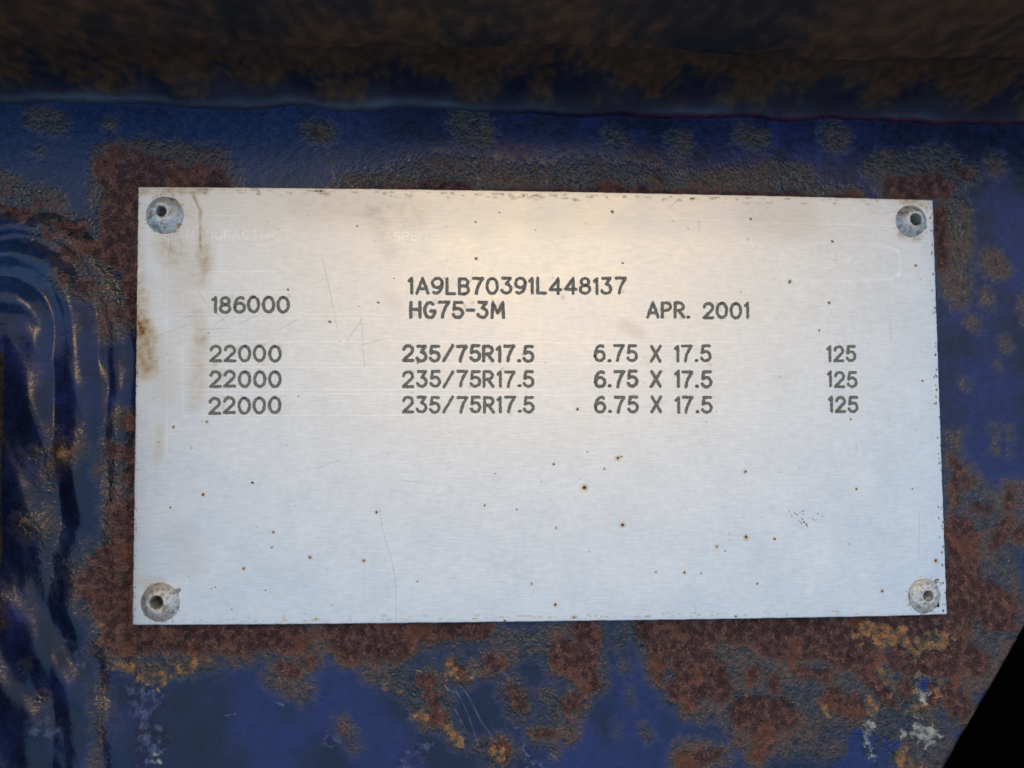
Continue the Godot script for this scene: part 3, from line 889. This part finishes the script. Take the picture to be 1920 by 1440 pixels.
func build_plate() -> void:
	var t := thing("data_plate", "weathered aluminium data plate with four rivets and stamped grey figures", "data plate")
	var alu := plate_material()
	var c00 := spot(259, 350, 0.0)
	var c10 := spot(1749, 375, 0.0)
	var c01 := spot(248, 1172, 0.0)
	var c11 := spot(1775, 1152, 0.0)
	var nx := 201
	var ny := 111
	var rim := [[0.0, -1.0], [0.0, -0.16], [0.05, -0.05], [0.18, 0.0]]    # [inset, drop] of the rows round the edge
	var us := []
	for k in 4:
		us.append([0.0, rim[k][0], rim[k][1]])
	for k in range(1, nx):
		us.append([k / float(nx), 0.0, 0.0])
	for k in 4:
		us.append([1.0, -rim[3 - k][0], rim[3 - k][1]])
	var vs := []
	for k in 4:
		vs.append([0.0, rim[k][0], rim[k][1]])
	for k in range(1, ny):
		vs.append([k / float(ny), 0.0, 0.0])
	for k in 4:
		vs.append([1.0, -rim[3 - k][0], rim[3 - k][1]])
	var saw := noise(81, 0.5, 3)
	var pos := PackedVector3Array()
	var uv := PackedVector2Array()
	for j in vs.size():
		for i in us.size():
			var a: float = us[i][0]
			var b: float = vs[j][0]
			var p := c00.lerp(c10, a).lerp(c01.lerp(c11, a), b)
			p.x += us[i][1] + (saw.get_noise_1d(p.y) * 0.09 if a == 0.0 or a == 1.0 else 0.0)
			p.y -= vs[j][1] + (saw.get_noise_1d(p.x + 300.0) * 0.07 if b == 0.0 or b == 1.0 else 0.0)
			pos.append(Vector3(p.x, p.y, bow(p) + minf(us[i][2], vs[j][2])) * MM)
			uv.append((p - PCORNER) * Vector2(1, -1) / PSPAN)
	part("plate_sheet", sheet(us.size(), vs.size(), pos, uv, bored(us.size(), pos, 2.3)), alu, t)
	build_lettering(t)
	build_rivets(t)


func build_lettering(t: Node3D) -> void:
	var n := 256
	var sp := noise(91, 0.08, 4)
	var im := sp.get_seamless_image(n, n, false, false, 0.1, true)
	im.convert(Image.FORMAT_L8)
	var gr := im.get_data()
	var data := PackedByteArray()
	data.resize(n * n * 3)
	for k in n * n:
		var u := gr[k] / 255.0
		var p := Vector3(106, 103, 95).lerp(Vector3(152, 147, 134), smoothstep(0.35, 0.75, u))
		p = p.lerp(Vector3(130, 104, 66), smoothstep(0.72, 0.86, u) * 0.7)
		data[k * 3] = int(p.x)
		data[k * 3 + 1] = int(p.y)
		data[k * 3 + 2] = int(p.z)
	var ink := StandardMaterial3D.new()
	ink.resource_name = "stamped_grey"
	ink.albedo_texture = tex(data, n, n, Image.FORMAT_RGB8)
	ink.roughness = 0.6
	ink.metallic_specular = 0.35
	var jag := noise(92, 0.9, 2)
	var rows := [
		["serial_number", "1A9LB70391L448137", 764, 519, 1175.5, 553.5], ["model_code", "HG75-3M", 767, 564, 947, 598.5], ["build_date", "APR. 2001", 1211, 565, 1405.5, 598.5], ["gross_weight", "186000", 396, 554.5, 544.5, 588.5],
		["axle_weight", "22000", 391.5, 646, 528, 680], ["axle_weight", "22000", 391, 694, 528, 728], ["axle_weight", "22000", 390.5, 743, 528, 777.5],
		["tyre_size", "235/75R17.5", 753, 646, 1002.5, 680], ["tyre_size", "235/75R17.5", 753.5, 693.5, 1003, 727.5], ["tyre_size", "235/75R17.5", 753.5, 741.5, 1003.5, 775.5],
		["rim_size", "6.75 X 17.5", 1113, 645.5, 1335, 680], ["rim_size", "6.75 X 17.5", 1113, 693.5, 1336, 728], ["rim_size", "6.75 X 17.5", 1114, 741.5, 1336.5, 776],
		["tyre_pressure", "125", 1549, 646.5, 1606, 679.5], ["tyre_pressure", "125", 1550, 694.5, 1608, 727.5], ["tyre_pressure", "125", 1552, 741.5, 1610, 774.5]]
	for r in rows:
		part(r[0], inked(strokes(r[1], r[2], r[3], r[4], r[5], 6.4), 0.305 + rng.randf_range(-0.015, 0.02), 0.012, bow, jag), ink, t, "stamped grey figures reading %s" % r[1])


func build_rivets(t: Node3D) -> void:
	var n := 384
	var c := grain(noise(95, 0.012, 4), n, n)
	var m := grain(noise(96, 0.07, 4), n, n)
	var data := PackedByteArray()
	data.resize(n * n * 3)
	var h := PackedFloat32Array()
	h.resize(n * n)
	for k in n * n:
		var u := c[k] / 255.0
		var w := m[k] / 255.0
		var p := Vector3(214, 212, 208) * (0.9 + w * 0.2)
		p = p.lerp(Vector3(136, 132, 124), smoothstep(0.66, 0.9, u + (w - 0.5) * 0.5) * 0.75)
		p = p.lerp(Vector3(126, 104, 74), smoothstep(0.66, 0.8, 1.0 - u + (w - 0.5) * 0.6) * 0.6)
		data[k * 3] = int(p.x)
		data[k * 3 + 1] = int(p.y)
		data[k * 3 + 2] = int(p.z)
		h[k] = w * 0.09
	var mat := StandardMaterial3D.new()
	mat.resource_name = "oxidised_rivet"
	mat.albedo_texture = tex(data, n, n, Image.FORMAT_RGB8)
	mat.roughness = 0.55
	mat.metallic = 0.6
	mat.heightmap_enabled = true
	mat.heightmap_scale = 0.1
	mat.heightmap_texture = tex(h.to_byte_array(), n, n, Image.FORMAT_RF)
	var dark := StandardMaterial3D.new()
	dark.resource_name = "rivet_hole"
	dark.albedo_color = Color(0.24, 0.23, 0.21)
	dark.roughness = 0.7
	dark.metallic = 0.3
	# [centre x, y, radius (pixels), hole dx, dy, radius, label]
	var all := [
		[307, 402, 35.0, -4.0, -6.0, 9.5, 1.6, "top left rivet, its hole choked with a broken stem"], [1711, 413.5, 31.5, 5.0, -2.0, 11.5, 5.0, "top right rivet, clean dome with a round black hole"],
		[299, 1130, 35.0, -5.0, -1.0, 12.0, 3.6, "bottom left rivet, scuffed dome with an open hole"], [1735, 1117.5, 32.5, 6.0, 0.5, 10.0, 4.0, "bottom right rivet, battered flat head with a half closed hole"]]
	for q in all.size():
		var r: Array = all[q]
		var cen := spot(r[0], r[1], 0.9)
		var hole := spot(r[0] + r[3], r[1] + r[4], 1.6)
		var big: float = r[2] * 0.1
		var small: float = r[5] * 0.1
		var depth: float = r[6]
		var tall := 1.1 if q == 3 else 1.6
		var lumps := noise(100 + q, 0.55, 3)
		# [share of the way from rim to hole, height]
		var prof := [[0.0, -0.25], [0.0, 0.05], [0.02, 0.22]]
		for k in range(1, 15):
			var s := k / 14.0
			prof.append([0.02 + s * 0.86, 0.22 + (tall - 0.22) * sin(s * PI * 0.5)])
		prof.append_array([[0.93, tall + 0.02], [0.97, tall - 0.02], [1.0, tall - 0.12], [1.02, tall - 0.5], [1.04, tall - depth * 0.8], [1.06, tall - depth]])
		var seg := 72
		var pos := PackedVector3Array()
		var uv := PackedVector2Array()
		for j in prof.size():
			for i in seg + 1:
				var a := TAU * (i % seg) / seg
				var s: float = prof[j][0]
				var rad := lerpf(big, small, s)
				var dirn := Vector2(cos(a), sin(a))
				rad *= 1.0 + lumps.get_noise_2d(dirn.x * 1.4, dirn.y * 1.4) * (0.07 if q == 3 else 0.025)
				var p := cen.lerp(hole, clampf(s, 0.0, 1.0)) + dirn * rad
				var z: float = prof[j][1] + lumps.get_noise_2d(p.x, p.y) * (0.32 if q == 3 else 0.10) * clampf(s * 3.0, 0.0, 1.0)
				pos.append(Vector3(p.x, p.y, bow(p) + z) * MM)
				uv.append(Vector2(p.x, p.y) * 0.09 + Vector2(q * 0.23, q * 0.41))
		var o := part("rivet", sheet(seg + 1, prof.size(), pos, uv), mat, t, r[7])
		# the hole's floor, with what is left of the stem
		var st := SurfaceTool.new()
		st.begin(Mesh.PRIMITIVE_TRIANGLES)
		var rings := 6
		var at := func(i: int, j: int) -> Vector3:
			var rad := small * 0.99 * j / rings
			var p := hole + Vector2(cos(-TAU * i / 20.0), sin(-TAU * i / 20.0)) * rad
			var z := tall - depth + 0.03
			if q == 0:
				z += 0.55 * absf(lumps.get_noise_2d(p.x * 2.2 + 9.0, p.y * 2.2)) + 0.35 * smoothstep(0.0, 1.0, (hole.y - p.y) / small)
			elif q == 3:
				z += 3.2 * smoothstep(0.1, 0.6, (hole.y - p.y + (p.x - hole.x) * 0.5) / small) + lumps.get_noise_2d(p.x * 3.0, p.y * 3.0) * 0.2
			else:
				z += 0.3 * absf(lumps.get_noise_2d(p.x * 2.0, p.y * 2.0))
			return Vector3(p.x, p.y, bow(p) + z) * MM
		for j in rings:
			for i in 20:
				for p in [[i, j], [i, j + 1], [i + 1, j + 1], [i, j], [i + 1, j + 1], [i + 1, j]]:
					st.set_smooth_group(0)
					st.set_uv(Vector2(p[0] * 0.05, p[1] * 0.1))
					st.add_vertex(at.call(p[0], p[1]))
		st.generate_normals()
		part("stem", st.commit(), mat if q == 3 else dark, o)
		if q > 1:                         # a torn scrap of metal at the upper right of the two lower heads
			var at_burr := spot(332, 1108, 0.9) if q == 2 else spot(1759, 1091, 0.9)
			var ball := SphereMesh.new()
			ball.radius = 1.0
			ball.height = 2.0
			ball.radial_segments = 20
			ball.rings = 10
			var a := ball.get_mesh_arrays()
			var bp: PackedVector3Array = a[Mesh.ARRAY_VERTEX]
			for k in bp.size():
				var d := bp[k] * (0.75 + 0.6 * lumps.get_noise_3d(bp[k].x * 2.4, bp[k].y * 2.4, bp[k].z * 2.4))
				var flat := Vector2(d.x * 0.72, d.y * 0.4).rotated(0.35 if q == 2 else 0.7)
				bp[k] = Vector3(at_burr.x + flat.x, at_burr.y + flat.y, bow(at_burr) + 0.12 + d.z * 0.3) * MM
			a[Mesh.ARRAY_VERTEX] = bp
			var bm := ArrayMesh.new()
			bm.add_surface_from_arrays(Mesh.PRIMITIVE_TRIANGLES, a)
			part("burr", bm, mat, o)


# ---------------------------------------------------------------- the scene
func _ready() -> void:
	rng.seed = 20260
	var rx := deg_to_rad(-3.08318431)
	var ry := deg_to_rad(3.57030933)
	var rz := deg_to_rad(0.10368013)
	var r := Basis(Vector3.RIGHT, rx) * Basis(Vector3.UP, ry) * Basis(Vector3.BACK, rz)
	turn = r.transposed()
	eye = turn * -Vector3(6.94346844, -3.72000423, -166.94888449)

	var cam := Camera3D.new()
	cam.name = "camera"
	cam.transform = TILT * Transform3D(turn, eye * MM)
	cam.near = 0.01
	cam.far = 50.0
	cam.fov = rad_to_deg(2.0 * atan(720.0 / FOCAL))
	var lens := CameraAttributesPhysical.new()
	lens.frustum_focal_length = 12.0 * FOCAL / 720.0
	lens.frustum_focus_distance = eye.z * MM
	lens.frustum_near = 0.01
	lens.frustum_far = 50.0
	lens.exposure_aperture = 6.5
	cam.attributes = lens
	add_child(cam, true)
	cam.current = true

	var env := Environment.new()
	var sky := ProceduralSkyMaterial.new()
	sky.sky_top_color = Color(0.74, 0.65, 0.48)
	sky.sky_horizon_color = Color(0.53, 0.77, 1.0)
	sky.sky_curve = 0.7
	sky.ground_bottom_color = Color(0.36, 0.34, 0.31)
	sky.ground_horizon_color = Color(0.46, 0.45, 0.43)
	sky.energy_multiplier = 1.42
	env.background_mode = Environment.BG_SKY
	env.sky = Sky.new()
	env.sky.sky_material = sky
	env.tonemap_mode = Environment.TONE_MAPPER_LINEAR
	env.tonemap_exposure = 1.09
	env.sdfgi_enabled = true
	env.ssao_enabled = true
	env.ssil_enabled = true
	var around := WorldEnvironment.new()
	around.name = "daylight"
	around.environment = env
	add_child(around, true)

	var hit := spot(1000, 285)
	var look := (Vector3(hit.x, hit.y, WALL) - eye).normalized()
	var to_sun := TILT.basis * Vector3(look.x, look.y, -look.z)
	var sun := DirectionalLight3D.new()
	sun.name = "sun"
	sun.light_energy = 0.19
	sun.sky_mode = DirectionalLight3D.SKY_MODE_LIGHT_ONLY
	sun.light_color = Color(1.0, 0.84, 0.58)
	sun.light_angular_distance = 13.0
	sun.shadow_enabled = true
	add_child(sun, true)
	sun.look_at_from_position(to_sun * 5.0, Vector3.ZERO)

	var t0 := Time.get_ticks_msec()
	paint_steel()
	print("steel maps ", Time.get_ticks_msec() - t0)
	build_steel()
	build_bay()
	print("steel ", Time.get_ticks_msec() - t0)
	build_plate()
	print("all ", Time.get_ticks_msec() - t0)
